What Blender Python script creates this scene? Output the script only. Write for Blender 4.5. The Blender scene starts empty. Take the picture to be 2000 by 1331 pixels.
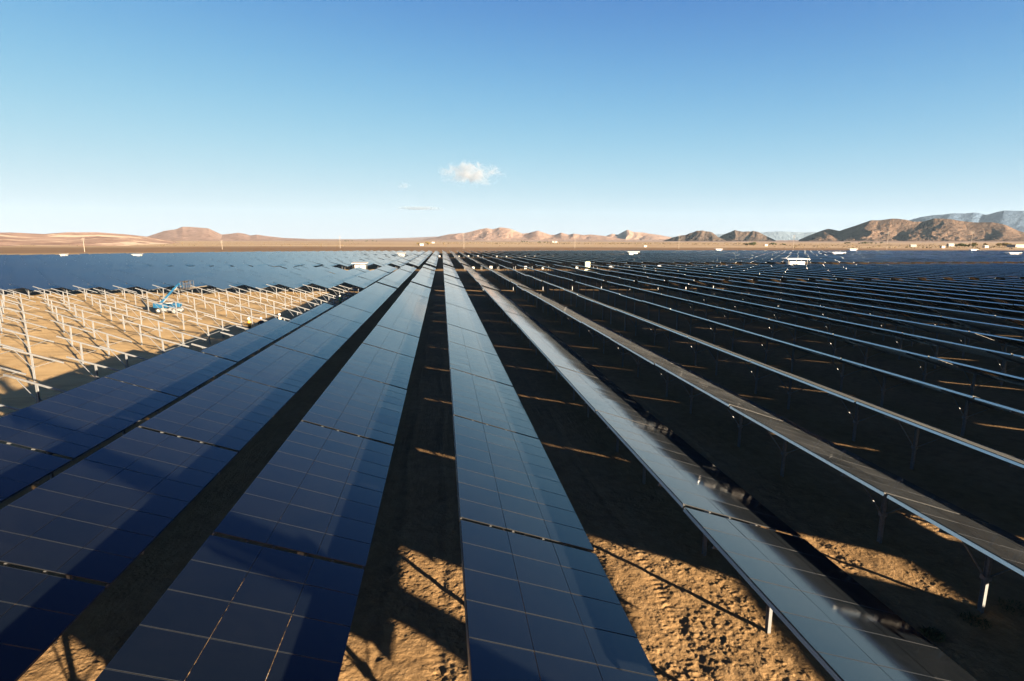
import bpy, math, random
import numpy as np
from mathutils import Vector, Matrix

random.seed(7)
RNG = np.random.default_rng(11)
R = math.radians
S = bpy.context.scene
COL = S.collection

# ------------------------------------------------------------------ camera
CAM_Z = 9.169
F_PX, PITCH, YAW, ROLL = 1072.3, 0.17624, 0.12554, 0.00245      # focal length for a 2000 px wide frame
cd = bpy.data.cameras.new('camera')
cam = bpy.data.objects.new('camera', cd)
COL.objects.link(cam)
cd.sensor_width = 36.0
cd.lens = F_PX / 2000 * 36.0
cd.clip_start, cd.clip_end = 0.1, 90000
cam.matrix_world = (Matrix.Translation((0, 0, CAM_Z)) @ Matrix.Rotation(-YAW, 4, 'Z')
                    @ Matrix.Rotation(math.pi / 2 - PITCH, 4, 'X') @ Matrix.Rotation(ROLL, 4, 'Z'))
S.camera = cam

# ------------------------------------------------------------------ light
SUN_EL, SUN_AZ = R(8.7), math.atan2(0.596, -0.803)              # azimuth measured from +Y towards +X
SUN = Vector((math.sin(SUN_AZ) * math.cos(SUN_EL), math.cos(SUN_AZ) * math.cos(SUN_EL), math.sin(SUN_EL)))
sd = bpy.data.lights.new('sun', 'SUN')
sd.energy, sd.angle, sd.color = 5.0, R(0.5), (1.0, 0.77, 0.52)
sun = bpy.data.objects.new('sun', sd)
COL.objects.link(sun)
sun.rotation_euler = (-SUN).to_track_quat('-Z', 'Y').to_euler()
sun.location = SUN * 50

W = bpy.data.worlds.new('World')
S.world = W
W.use_nodes = True
wn, wl = W.node_tree.nodes, W.node_tree.links
bg = wn['Background']
sky = wn.new('ShaderNodeTexSky')
sky.sky_type = 'NISHITA'
sky.sun_disc = False
sky.sun_elevation = SUN_EL
sky.sun_rotation = SUN_AZ
sky.altitude = 800
sky.air_density, sky.dust_density, sky.ozone_density = 1.0, 0.0, 6.0
bg.inputs['Strength'].default_value = 0.05
EXPO = 2.9
gam = wn.new('ShaderNodeGamma'); gam.inputs['Gamma'].default_value = 1.0        # deep, clear desert sky ...
wb = wn.new('ShaderNodeVectorMath'); wb.operation = 'MULTIPLY'; wb.inputs[1].default_value = (1.80 / 0.86, 1.90 / 0.86, 3.85 / 0.86)
one = wn.new('ShaderNodeVectorMath'); one.operation = 'ADD'; one.inputs[1].default_value = (1, 1, 1)
div = wn.new('ShaderNodeVectorMath'); div.operation = 'DIVIDE'                  # ... that pales softly towards the horizon
sca = wn.new('ShaderNodeVectorMath'); sca.operation = 'SCALE'; sca.inputs['Scale'].default_value = 0.86 / (0.05 * 2 ** EXPO)
wl.new(sky.outputs['Color'], gam.inputs['Color'])
tcw = wn.new('ShaderNodeTexCoord'); sepw = wn.new('ShaderNodeSeparateXYZ'); wl.new(tcw.outputs['Generated'], sepw.inputs[0])
up = wn.new('ShaderNodeMath'); up.operation = 'MAXIMUM'; up.inputs[1].default_value = 0.0; wl.new(sepw.outputs['Z'], up.inputs[0])
ex = wn.new('ShaderNodeMath'); ex.operation = 'MULTIPLY'; ex.inputs[1].default_value = -4.4; wl.new(up.outputs[0], ex.inputs[0])
deep = wn.new('ShaderNodeMath'); deep.operation = 'POWER'; deep.inputs[0].default_value = math.e; wl.new(ex.outputs[0], deep.inputs[1])
dk = wn.new('ShaderNodeVectorMath'); dk.operation = 'SCALE'               # overhead sky darkened further, added to cut its light in the shade
wl.new(gam.outputs['Color'], dk.inputs[0]); wl.new(deep.outputs[0], dk.inputs['Scale'])
wl.new(dk.outputs[0], wb.inputs[0])
wl.new(wb.outputs[0], one.inputs[0])
wl.new(wb.outputs[0], div.inputs[0]); wl.new(one.outputs[0], div.inputs[1])
wl.new(div.outputs[0], sca.inputs[0]); wl.new(sca.outputs[0], bg.inputs['Color'])

S.view_settings.view_transform = 'Standard'
S.view_settings.look = 'None'
S.view_settings.gamma = 1.0
S.view_settings.exposure = EXPO
S.cycles.max_bounces = 6
S.cycles.volume_bounces = 1
S.cycles.transparent_max_bounces = 12

# ------------------------------------------------------------------ helpers
def ray(px, py):
    """unit-less direction in the world of a pixel of the 2000 px photograph"""
    X, Y = px - 1000.0, py - 665.5
    c, s = math.cos(-ROLL), math.sin(-ROLL)
    X, Y = c * X - s * Y, s * X + c * Y
    d = (X / F_PX, 1.0, -Y / F_PX)
    cp, sp = math.cos(PITCH), math.sin(PITCH)
    yr, z, xr = cp * d[1] + sp * d[2], -sp * d[1] + cp * d[2], d[0]
    c, s = math.cos(YAW), math.sin(YAW)
    return np.array((c * xr + s * yr, -s * xr + c * yr, z))

def at(px, py, h=0.0):
    """the point at height h that the pixel looks at"""
    d = ray(px, py)
    d = d * ((h - CAM_Z) / d[2])
    return float(d[0]), float(d[1])

def out(px, dist):
    """ground position at a horizontal distance along the bearing of an image column"""
    d = ray(px, 474)
    n = math.hypot(d[0], d[1])
    return float(d[0] / n * dist), float(d[1] / n * dist)

def project(p):
    c, s = math.cos(YAW), math.sin(YAW)
    xr, yr, z = c * p[0] - s * p[1], s * p[0] + c * p[1], p[2] - CAM_Z
    cp, sp = math.cos(PITCH), math.sin(PITCH)
    d, u = cp * yr - sp * z, sp * yr + cp * z
    if d < 0.3:
        d = 0.3
    return 1000 + F_PX * xr / d, 665.5 - F_PX * u / d

def _hash(ix, iy, seed):
    n = (ix.astype(np.int64) * 374761393 + iy.astype(np.int64) * 668265263 + seed * 974634221) & 0x7fffffff
    n = ((n ^ (n >> 13)) * 1274126177) & 0x7fffffff
    n = ((n ^ (n >> 16)) * 2246822519) & 0x7fffffff
    return ((n ^ (n >> 15)) & 0xffff) / 65535.0

def noise(x, y, seed=0):
    x = np.asarray(x, float); y = np.asarray(y, float)
    ix, iy = np.floor(x), np.floor(y)
    fx, fy = x - ix, y - iy
    fx, fy = fx * fx * (3 - 2 * fx), fy * fy * (3 - 2 * fy)
    a, b = _hash(ix, iy, seed), _hash(ix + 1, iy, seed)
    c, d = _hash(ix, iy + 1, seed), _hash(ix + 1, iy + 1, seed)
    return (a + (b - a) * fx) * (1 - fy) + (c + (d - c) * fx) * fy

def fbm(x, y, octaves=4, seed=0, gain=0.5):
    t, a, n = 0.0, 1.0, 0.0
    for k in range(octaves):
        t = t + a * noise(x * 2 ** k + 17.3 * k, y * 2 ** k - 9.1 * k, seed + k)
        n += a
        a *= gain
    return t / n

def grid_mesh(name, X, Y, Z):
    h, w = X.shape
    me = bpy.data.meshes.new(name)
    v = np.stack([X, Y, Z], -1).reshape(-1, 3).astype(np.float32)
    i = np.arange(h * w).reshape(h, w)
    q = np.stack([i[:-1, :-1], i[:-1, 1:], i[1:, 1:], i[1:, :-1]], -1).reshape(-1, 4)
    me.vertices.add(len(v)); me.vertices.foreach_set('co', v.ravel())
    me.loops.add(q.size); me.loops.foreach_set('vertex_index', q.ravel().astype(np.int32))
    me.polygons.add(len(q))
    me.polygons.foreach_set('loop_start', (np.arange(len(q)) * 4).astype(np.int32))
    me.polygons.foreach_set('loop_total', np.full(len(q), 4, np.int32))
    me.polygons.foreach_set('use_smooth', np.ones(len(q), bool))
    me.update(calc_edges=True)
    return me

class MB:
    """collects boxes, bars and tubes and links them as ONE mesh object"""
    def __init__(self):
        self.v, self.f, self.m = [], [], []
    def quad(self, pts, m=0):
        n = len(self.v)
        self.v += [tuple(p) for p in pts]
        self.f.append(tuple(range(n, n + len(pts)))); self.m.append(m)
    def hexa(self, P, m=0, skip=()):
        n = len(self.v)
        self.v += [tuple(p) for p in P]
        for k, q in enumerate(((0, 3, 2, 1), (4, 5, 6, 7), (0, 1, 5, 4), (1, 2, 6, 5), (2, 3, 7, 6), (3, 0, 4, 7))):
            if k in skip: continue
            self.f.append(tuple(n + i for i in q)); self.m.append(m)
        return self
    def box(self, x0, x1, y0, y1, z0, z1, m=0):
        return self.hexa([(x0, y0, z0), (x1, y0, z0), (x1, y1, z0), (x0, y1, z0),
                          (x0, y0, z1), (x1, y0, z1), (x1, y1, z1), (x0, y1, z1)], m)
    def bar(self, p, q, w, h, m=0, up=(0, 0, 1), w2=None, h2=None):
        p, q, up = Vector(p), Vector(q), Vector(up)
        d = (q - p).normalized()
        s = d.cross(up)
        s = s.normalized() if s.length > 1e-5 else Vector((1, 0, 0))
        u = s.cross(d)
        w2 = w if w2 is None else w2; h2 = h if h2 is None else h2
        P = []
        for c, a, b in ((p, w, h), (q, w2, h2)):
            P += [c - s * a / 2 - u * b / 2, c + s * a / 2 - u * b / 2, c + s * a / 2 + u * b / 2, c - s * a / 2 + u * b / 2]
        return self.hexa(P, m)
    def tube(self, p, q, r0, r1=None, n=8, m=0):
        p, q = Vector(p), Vector(q)
        r1 = r0 if r1 is None else r1
        d = (q - p).normalized()
        s = d.cross(Vector((0, 0, 1)) if abs(d.z) < 0.9 else Vector((1, 0, 0))).normalized()
        u = s.cross(d)
        b = len(self.v)
        for c, r in ((p, r0), (q, r1)):
            for k in range(n):
                a = 2 * math.pi * k / n
                self.v.append(tuple(c + s * math.cos(a) * r + u * math.sin(a) * r))
        for k in range(n):
            j = (k + 1) % n
            self.f.append((b + k, b + j, b + n + j, b + n + k)); self.m.append(m)
        self.f.append(tuple(b + k for k in reversed(range(n)))); self.m.append(m)
        self.f.append(tuple(b + n + k for k in range(n))); self.m.append(m)
        return self
    def mesh(self, name, mats):
        me = bpy.data.meshes.new(name)
        me.from_pydata(self.v, [], self.f)
        for m in (mats if isinstance(mats, (list, tuple)) else [mats]):
            me.materials.append(m)
        if any(self.m):
            me.polygons.foreach_set('material_index', np.array(self.m, np.int32))
        me.update()
        return me
    def build(self, name, mats, parent=None, loc=(0, 0, 0), rot=(0, 0, 0), bevel=0.0):
        o = bpy.data.objects.new(name, self.mesh(name, mats))
        COL.objects.link(o)
        o.location, o.rotation_euler = loc, rot
        if parent is not None: o.parent = parent
        if bevel:
            b = o.modifiers.new('bevel', 'BEVEL'); b.width = bevel; b.segments = 2; b.limit_method = 'ANGLE'
        return o

def tag(o, label=None, cat=None, group=None, kind=None):
    if label: o['label'] = label
    if cat: o['category'] = cat
    if group: o['group'] = group
    if kind: o['kind'] = kind
    return o

def empty(name, loc, rz=0.0):
    o = bpy.data.objects.new(name, None)
    COL.objects.link(o)
    o.location = loc; o.rotation_euler = (0, 0, rz)
    o.empty_display_size = 0.3
    return o

def link(name, me, parent=None, loc=(0, 0, 0), rot=(0, 0, 0)):
    o = bpy.data.objects.new(name, me)
    COL.objects.link(o)
    o.location, o.rotation_euler = loc, rot
    if parent is not None: o.parent = parent
    return o

KIDS = {}
def copy_tree(o, parent=None):
    c = o.copy()
    COL.objects.link(c)
    if parent is not None:
        c.parent = parent
    for ch in list(o.children):
        copy_tree(ch, c)
    return c

# ------------------------------------------------------------------ materials
ALB = 0.72                                         # scales surface colours down so shade stays dark at the raised exposure

def mat(name, color=(0.5, 0.5, 0.5), rough=0.6, metal=0.0, spec=None):
    m = bpy.data.materials.new(name)
    m.use_nodes = True
    b = m.node_tree.nodes['Principled BSDF']
    b.inputs['Base Color'].default_value = (*[ALB * c for c in color], 1)
    b.inputs['Roughness'].default_value = rough
    b.inputs['Metallic'].default_value = metal
    if spec is not None: b.inputs['Specular IOR Level'].default_value = spec
    return m

class NT:
    def __init__(self, m):
        self.n, self.l = m.node_tree.nodes, m.node_tree.links
        self.b = self.n.get('Principled BSDF')
        self.out = self.n.get('Material Output')
    def new(self, t, **k):
        x = self.n.new(t)
        for a, v in k.items(): setattr(x, a, v)
        return x
    def link(self, a, b): self.l.new(a, b)
    def pos(self, scale=(1, 1, 1)):
        g = self.new('ShaderNodeNewGeometry')
        mp = self.new('ShaderNodeMapping'); mp.inputs['Scale'].default_value = scale
        self.link(g.outputs['Position'], mp.inputs['Vector'])
        return mp.outputs['Vector']
    def obj(self, scale=(1, 1, 1)):
        g = self.new('ShaderNodeTexCoord')
        mp = self.new('ShaderNodeMapping'); mp.inputs['Scale'].default_value = scale
        self.link(g.outputs['Object'], mp.inputs['Vector'])
        return mp.outputs['Vector']
    def noise(self, vec, scale, detail=4, rough=0.55, dist=0.0):
        x = self.new('ShaderNodeTexNoise')
        x.inputs['Scale'].default_value = scale; x.inputs['Detail'].default_value = detail
        x.inputs['Roughness'].default_value = rough; x.inputs['Distortion'].default_value = dist
        self.link(vec, x.inputs['Vector'])
        return x.outputs['Fac']
    def ramp(self, fac, stops):
        x = self.new('ShaderNodeValToRGB')
        e = x.color_ramp.elements
        while len(e) < len(stops): e.new(0.5)
        for i, (p, c) in enumerate(stops):
            e[i].position = p
            if len(set(c)) > 1: c = tuple(ALB * q for q in c)
            e[i].color = (*c, 1)
        self.link(fac, x.inputs['Fac'])
        return x.outputs['Color']
    def mix(self, fac, a, b):
        x = self.new('ShaderNodeMix', data_type='RGBA')
        if isinstance(fac, (int, float)): x.inputs[0].default_value = fac
        else: self.link(fac, x.inputs[0])
        for s, i in ((a, 6), (b, 7)):
            if isinstance(s, tuple): x.inputs[i].default_value = (*[ALB * q for q in s], 1)
            else: self.link(s, x.inputs[i])
        return x.outputs[2]
    def math(self, op, a, b=None, clamp=False):
        x = self.new('ShaderNodeMath', operation=op); x.use_clamp = clamp
        for i, s in enumerate((a, b)):
            if s is None: continue
            if isinstance(s, (int, float)): x.inputs[i].default_value = s
            else: self.link(s, x.inputs[i])
        return x.outputs[0]
    def bump(self, h, strength, dist, normal=None):
        x = self.new('ShaderNodeBump')
        x.inputs['Strength'].default_value = strength; x.inputs['Distance'].default_value = dist
        self.link(h, x.inputs['Height'])
        if normal is not None: self.link(normal, x.inputs['Normal'])
        return x.outputs['Normal']

# panel glass: near-black thin-film cell under glass, with a film of desert dust
M_GLASS = mat('panel_glass', (0.008, 0.010, 0.014), 0.1)
t = NT(M_GLASS)
v = t.pos()
n1 = t.noise(v, 0.9, 5, 0.65, 0.6)
n2 = t.noise(v, 7.0, 4, 0.6)
n3 = t.noise(t.pos((2.2, 9.0, 2.2)), 1.0, 4, 0.6, 0.2)          # faint run-off streaks down the slope
oi = t.new('ShaderNodeObjectInfo')
dust = t.math('ADD', t.math('MULTIPLY', n1, 0.5), t.math('MULTIPLY', n2, 0.2))
dust = t.math('ADD', dust, t.math('MULTIPLY', n3, 0.2))
dust = t.math('ADD', dust, t.math('MULTIPLY', oi.outputs['Random'], 0.14))
t.b.inputs['Base Color'].default_value = (0.0012, 0.0030, 0.0058, 1)
# thin dust film: seen through more of it, the flatter one looks along the glass
lw = t.new('ShaderNodeLayerWeight'); lw.inputs['Blend'].default_value = 0.5
cosv = t.math('MAXIMUM', t.math('SUBTRACT', 1.0, lw.outputs['Facing']), 0.02)
tau = t.math('MAXIMUM', t.math('MULTIPLY', t.math('SUBTRACT', dust, 0.22), 0.030), 0.003)
film = t.math('MINIMUM', t.math('DIVIDE', t.math('MULTIPLY', tau, 0.5), t.math('POWER', cosv, 1.5)), 0.34)
dd = t.new('ShaderNodeBsdfDiffuse'); dd.inputs['Color'].default_value = (0.165, 0.176, 0.180, 1)
mx = t.new('ShaderNodeMixShader'); t.link(film, mx.inputs[0]); t.link(t.b.outputs[0], mx.inputs[1]); t.link(dd.outputs[0], mx.inputs[2])
t.link(mx.outputs[0], t.out.inputs['Surface'])
t.link(t.math('ADD', t.math('MULTIPLY', dust, 0.10), 0.03), t.b.inputs['Roughness'])
t.b.inputs['IOR'].default_value = 1.56

M_EDGE = mat('panel_edge_seal', (0.036, 0.048, 0.064), 0.45)
M_BACK = mat('panel_back', (0.007, 0.008, 0.010), 0.4)

M_STEEL = mat('galvanised_steel', (0.4, 0.4, 0.41), 0.45, 0.55)
t = NT(M_STEEL)
v = t.obj((1, 1, 1))
n1 = t.noise(v, 14, 3, 0.6)
t.link(t.ramp(n1, [(0.3, (0.19, 0.205, 0.225)), (0.7, (0.305, 0.325, 0.35))]), t.b.inputs['Base Color'])
t.link(t.ramp(n1, [(0.3, (0.48,) * 3), (0.7, (0.34,) * 3)]), t.b.inputs['Roughness'])

M_RAIL = mat('bright_rail', (0.66, 0.68, 0.70), 0.30, 0.95)
M_WHITE = mat('white_enamel', (0.62, 0.62, 0.60), 0.4)
M_CREAM = mat('cream_enamel', (0.62, 0.66, 0.50), 0.45)
M_GREY = mat('grey_paint', (0.25, 0.26, 0.27), 0.5)
M_CONC = mat('concrete', (0.42, 0.40, 0.36), 0.85)
M_DARK = mat('dark_steel', (0.06, 0.055, 0.05), 0.5, 0.4)
M_BLUE = mat('lift_blue_paint', (0.006, 0.075, 0.17), 0.45)
M_TYRE = mat('tyre_rubber', (0.03, 0.03, 0.03), 0.8)
M_GREYWHITE = mat('lift_grey_panel', (0.38, 0.385, 0.38), 0.5)
M_RUST = mat('pipe_steel', (0.20, 0.17, 0.13), 0.5, 0.5)

# desert soil
def soil_material():
    m = mat('desert_soil', (0.4, 0.27, 0.15), 0.95, spec=0.15)
    t = NT(m)
    p = t.pos()
    g = t.new('ShaderNodeNewGeometry')
    sep = t.new('ShaderNodeSeparateXYZ'); t.link(g.outputs['Position'], sep.inputs[0])
    big = t.noise(p, 0.22, 5, 0.6)
    mid = t.noise(p, 2.3, 6, 0.62, 0.4)
    fine = t.noise(p, 28, 4, 0.65)
    sand = t.ramp(t.math('ADD', t.math('MULTIPLY', mid, 0.6), t.math('MULTIPLY', big, 0.4)),
                  [(0.30, (0.21, 0.132, 0.062)), (0.5, (0.31, 0.20, 0.096)), (0.72, (0.385, 0.262, 0.138))])
    pale = t.ramp(t.noise(t.pos((0.35, 0.9, 0)), 1, 6, 0.62, 0.5), [(0.3, (0.46, 0.315, 0.15)), (0.5, (0.62, 0.44, 0.215)), (0.7, (0.70, 0.515, 0.27))])
    # graded sand of the unfinished block; extra paleness stands for the frame's brighter middle
    gx = t.new('ShaderNodeMapRange'); gx.inputs['From Min'].default_value = -12; gx.inputs['From Max'].default_value = -20
    t.link(t.math('ADD', sep.outputs['X'], t.math('MULTIPLY', big, 6)), gx.inputs['Value'])
    gy = t.new('ShaderNodeMapRange'); gy.inputs['From Min'].default_value = 16; gy.inputs['From Max'].default_value = 26
    t.link(sep.outputs['Y'], gy.inputs['Value'])
    sand = t.mix(t.math('MULTIPLY', gx.outputs['Result'], gy.outputs['Result']), sand, pale)
    sand = t.mix(t.math('MULTIPLY', t.math('SUBTRACT', fine, 0.45, True), 1.0, True), sand, (0.18, 0.115, 0.058))
    # beyond the plant: ploughed brown strip, then straw-coloured plain with faint bands and scrub
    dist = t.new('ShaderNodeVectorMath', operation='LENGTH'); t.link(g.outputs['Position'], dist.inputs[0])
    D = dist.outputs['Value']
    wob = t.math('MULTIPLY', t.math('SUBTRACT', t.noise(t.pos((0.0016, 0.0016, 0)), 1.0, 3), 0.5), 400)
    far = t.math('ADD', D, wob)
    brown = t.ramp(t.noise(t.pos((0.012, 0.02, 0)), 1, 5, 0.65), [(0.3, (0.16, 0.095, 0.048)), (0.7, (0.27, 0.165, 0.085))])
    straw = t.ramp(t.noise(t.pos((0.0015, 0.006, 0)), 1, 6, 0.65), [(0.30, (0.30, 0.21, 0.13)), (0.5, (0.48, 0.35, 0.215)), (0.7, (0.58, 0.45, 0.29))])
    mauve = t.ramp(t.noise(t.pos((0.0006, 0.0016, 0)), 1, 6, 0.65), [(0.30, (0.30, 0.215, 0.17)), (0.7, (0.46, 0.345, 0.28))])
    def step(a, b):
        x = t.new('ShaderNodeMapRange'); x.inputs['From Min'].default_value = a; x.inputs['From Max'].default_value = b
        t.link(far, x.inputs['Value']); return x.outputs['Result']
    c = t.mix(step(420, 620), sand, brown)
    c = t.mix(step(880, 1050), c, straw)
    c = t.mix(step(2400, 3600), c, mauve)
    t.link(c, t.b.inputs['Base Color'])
    h = t.math('ADD', t.math('MULTIPLY', mid, 0.45), t.math('MULTIPLY', fine, 0.17))
    h = t.math('ADD', h, t.math('MULTIPLY', t.noise(p, 11, 6, 0.68, 0.3), 0.42))
    fade = t.new('ShaderNodeMapRange'); fade.inputs['From Min'].default_value = 25; fade.inputs['From Max'].default_value = 500
    fade.inputs['To Min'].default_value = 0.9; fade.inputs['To Max'].default_value = 0.06
    t.link(D, fade.inputs['Value'])
    bn = t.new('ShaderNodeBump'); bn.inputs['Distance'].default_value = 0.07
    t.link(fade.outputs['Result'], bn.inputs['Strength']); t.link(h, bn.inputs['Height'])
    t.link(bn.outputs['Normal'], t.b.inputs['Normal'])
    return m
M_SOIL = soil_material()

# ------------------------------------------------------------------ ground: one sheet to the horizon
def ground_height(x, y):
    d = np.hypot(x, y)
    z = 0.0065 * np.maximum(0, d - 700.0)
    z = z + np.clip((d - 900) / 2500, 0, 1) * 6 * (fbm(x / 900, y / 900, 3, 5) - 0.5)
    return z

def axis(lo, hi, step, far_lo, far_hi, grow):
    a = list(np.arange(lo, hi, step))
    s, x, left = step, lo, []
    while x > far_lo:
        s *= grow; x -= s; left.append(x)
    s, x = step, a[-1]
    while x < far_hi:
        s *= grow; x += s; a.append(x)
    return np.array(left[::-1] + a)

xs = axis(-10.5, 14, 0.027, -13500, 13500, 1.045)
ys = axis(9, 17.5, 0.027, -60, 13500, 1.04)
GX, GY = np.meshgrid(xs, ys)
GZ = ground_height(GX, GY)
near = np.clip((70 - np.hypot(GX, GY)) / 50, 0, 1)
# foot-trodden clods, ruts along the rows, small banks
clod = fbm(GX * 2.0, GY * 2.0, 6, 3, 0.64)
rid = 1 - np.abs(2 * fbm(GX * 5.5 + 3, GY * 5.5, 4, 21, 0.65) - 1)
lump = np.clip(fbm(GX * 9, GY * 9, 3, 44, 0.7) - 0.50, 0, 1) * np.clip(fbm(GX * 0.8, GY * 0.8, 2, 8) - 0.30, 0, 1) * 4
rut = 0.0
for k in range(-2, 4):
    for off in (3.9, 5.3):
        cx = 0.313 + 5.75 * k + off + 0.12 * np.sin(GY * 0.5 + k)
        tread = 0.5 + 0.5 * np.sin(GY * 2 * math.pi / 0.19 + 9 * np.abs(GX - cx))
        patchy = np.clip(fbm(GX * 0.9 + 7 * k, GY * 0.55 + 3 * off, 2, 61) * 3.2 - 1.3, 0, 1)
        rut = rut + np.exp(-((GX - cx) / 0.17) ** 2) * (-0.028 + 0.016 * tread * patchy)
GZ = GZ + near * (0.060 * (clod - 0.5) + 0.020 * (rid - 0.6) * np.clip(fbm(GX * 0.6, GY * 0.6, 2, 31) * 2 - 0.5, 0, 1) + 0.042 * lump + rut
                  + 0.10 * (fbm(GX * 0.35, GY * 0.35, 3, 12) - 0.5))
mid_r = np.clip((400 - np.hypot(GX, GY)) / 200, 0, 1) * (1 - near)
GZ = GZ + mid_r * 0.16 * (fbm(GX * 0.4, GY * 0.4, 4, 13) - 0.5)
me = grid_mesh('ground', GX, GY, GZ)
me.materials.append(M_SOIL)
tag(link('ground', me), 'sandy tan desert soil between the solar rows and out to the hills', 'ground', kind='structure')

# ------------------------------------------------------------------ hills and far mountains
def hill_material(name, lo, mid_, hi, patch=None, snow=None, scale=1.0):
    m = mat(name, mid_, 0.95, spec=0.1)
    t = NT(m)
    n = t.noise(t.pos((0.0055 * scale, 0.0055 * scale, 0.012 * scale)), 1, 9, 0.72, 0.8)
    c = t.ramp(n, [(0.28, lo), (0.5, mid_), (0.72, hi)])
    if patch:
        q = t.noise(t.pos((0.0030, 0.0030, 0.030)), 1.0, 5, 0.62, 1.2)
        c = t.mix(t.ramp(q, [(0.55, (0,) * 3), (0.59, (1,) * 3)]), c, patch)
    if snow:
        g = t.new('ShaderNodeNewGeometry'); s = t.new('ShaderNodeSeparateXYZ'); t.link(g.outputs['Position'], s.inputs[0])
        zz = t.math('ADD', s.outputs['Z'], t.math('MULTIPLY', t.math('SUBTRACT', t.noise(t.pos((0.004, 0.004, 0.004)), 1, 6, 0.7), 0.5), 330))
        x = t.new('ShaderNodeMapRange'); x.inputs['From Min'].default_value = snow; x.inputs['From Max'].default_value = snow + 70
        t.link(zz, x.inputs['Value'])
        c = t.mix(x.outputs['Result'], c, (0.55, 0.57, 0.60))
    t.link(c, t.b.inputs['Base Color'])
    h = t.noise(t.pos((0.02 * scale,) * 3), 1, 6, 0.7)
    t.link(t.bump(h, 1.0, 34 / scale), t.b.inputs['Normal'])
    return m

def ridge(name, label, dist, pts, depth, material, seed, spur=1.0, rough=1.0, nu=420, nv=100, freq=1.7):
    pts = sorted(pts)
    px = np.linspace(pts[0][0], pts[-1][0], nu)
    py = np.interp(px, [p[0] for p in pts], [p[1] for p in pts])
    k = np.hanning(7); k /= k.sum()
    py = np.convolve(np.pad(py, 3, 'edge'), k, 'valid')
    dirs = np.array([ray(a, b) for a, b in zip(px, py)])
    hd = np.hypot(dirs[:, 0], dirs[:, 1])
    crest = CAM_Z + dist * dirs[:, 2] / hd
    ux, uy = dirs[:, 0] / hd, dirs[:, 1] / hd
    v = np.linspace(-1, 1, nv)
    V, _ = np.meshgrid(v, px, indexing='ij')
    arc = np.concatenate([[0], np.cumsum(np.hypot(np.diff(ux * dist), np.diff(uy * dist)))])
    A = np.broadcast_to(arc, V.shape)
    wob = (fbm(A / depth * 1.6, V * 0.4 + 3, 3, seed) - 0.5) * 0.5 * spur
    dd = dist + (V + wob * 0.25) * depth
    X, Y = ux * dd, uy * dd
    base = ground_height(X, Y) - 2
    H = np.maximum(crest - (ground_height(ux * dist, uy * dist) - 2), 0.0)
    # gullies and spurs run down-slope: noise stretched along V
    u_ = A / depth * freq + 1.1 * (fbm(A / depth * 0.9, V * 0.7 + 5, 3, seed + 7) - 0.5) + 0.22 * (fbm(A / depth * 5, V * 2.5, 3, seed + 8) - 0.5)
    tri = np.abs(2 * (u_ % 1) - 1)
    tri2 = np.abs(2 * ((u_ * 2.7 + 0.3) % 1) - 1)
    sp = np.clip(0.74 * tri + 0.26 * tri2, 0, 1) ** 0.9
    fall = np.clip(1 - np.abs(V), 0, 1)
    prof = fall ** (0.85 + 0.5 * fbm(A / depth * 1.2, V * 0, 2, seed + 3))
    body = prof * (1 - spur * 0.72 * (1 - sp) * (1 - prof) ** 0.5 * np.clip(fall * 5, 0, 1))
    bumps = ((fbm(X / (depth * 0.16), Y / (depth * 0.16), 5, seed + 9, 0.6) - 0.5) * 0.20 + (np.abs(2 * fbm(X / (depth * 0.07), Y / (depth * 0.07), 3, seed + 19) - 1) - 0.3) * 0.10) * rough * np.clip(1 - prof, 0, 1) * np.clip(fall * 4, 0, 1)
    Z = base + H * np.clip(body + bumps, 0, 1)
    me = grid_mesh(name, X, Y, Z)
    me.materials.append(material)
    return tag(link(name, me), label, 'hill', kind='structure')

M_H1 = hill_material('hill_pale', (0.15, 0.092, 0.074), (0.40, 0.275, 0.222), (0.57, 0.42, 0.35), patch=(0.74, 0.60, 0.47), scale=2.6)
M_H2 = hill_material('hill_pink', (0.15, 0.100, 0.085), (0.36, 0.26, 0.22), (0.50, 0.375, 0.325), scale=2.2)
M_H3 = hill_material('hill_tan', (0.23, 0.155, 0.125), (0.335, 0.235, 0.19), (0.42, 0.305, 0.25))
M_H4 = hill_material('hill_brown', (0.075, 0.050, 0.038), (0.135, 0.093, 0.070), (0.20, 0.14, 0.105))
M_H5 = hill_material('hill_rock', (0.05, 0.04, 0.036), (0.095, 0.073, 0.062), (0.16, 0.12, 0.095))
M_H6 = hill_material('mountain_snow_hazed', (0.075, 0.125, 0.215), (0.095, 0.155, 0.255), (0.125, 0.19, 0.295), snow=545, scale=0.4)  # blue in the rock colour stands in for distance haze
M_H7 = hill_material('mountain_far_hazed', (0.26, 0.36, 0.47), (0.275, 0.375, 0.485), (0.29, 0.39, 0.50), scale=0.3)  # pale blue is haze painted into the colour, close to the sky behind

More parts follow.
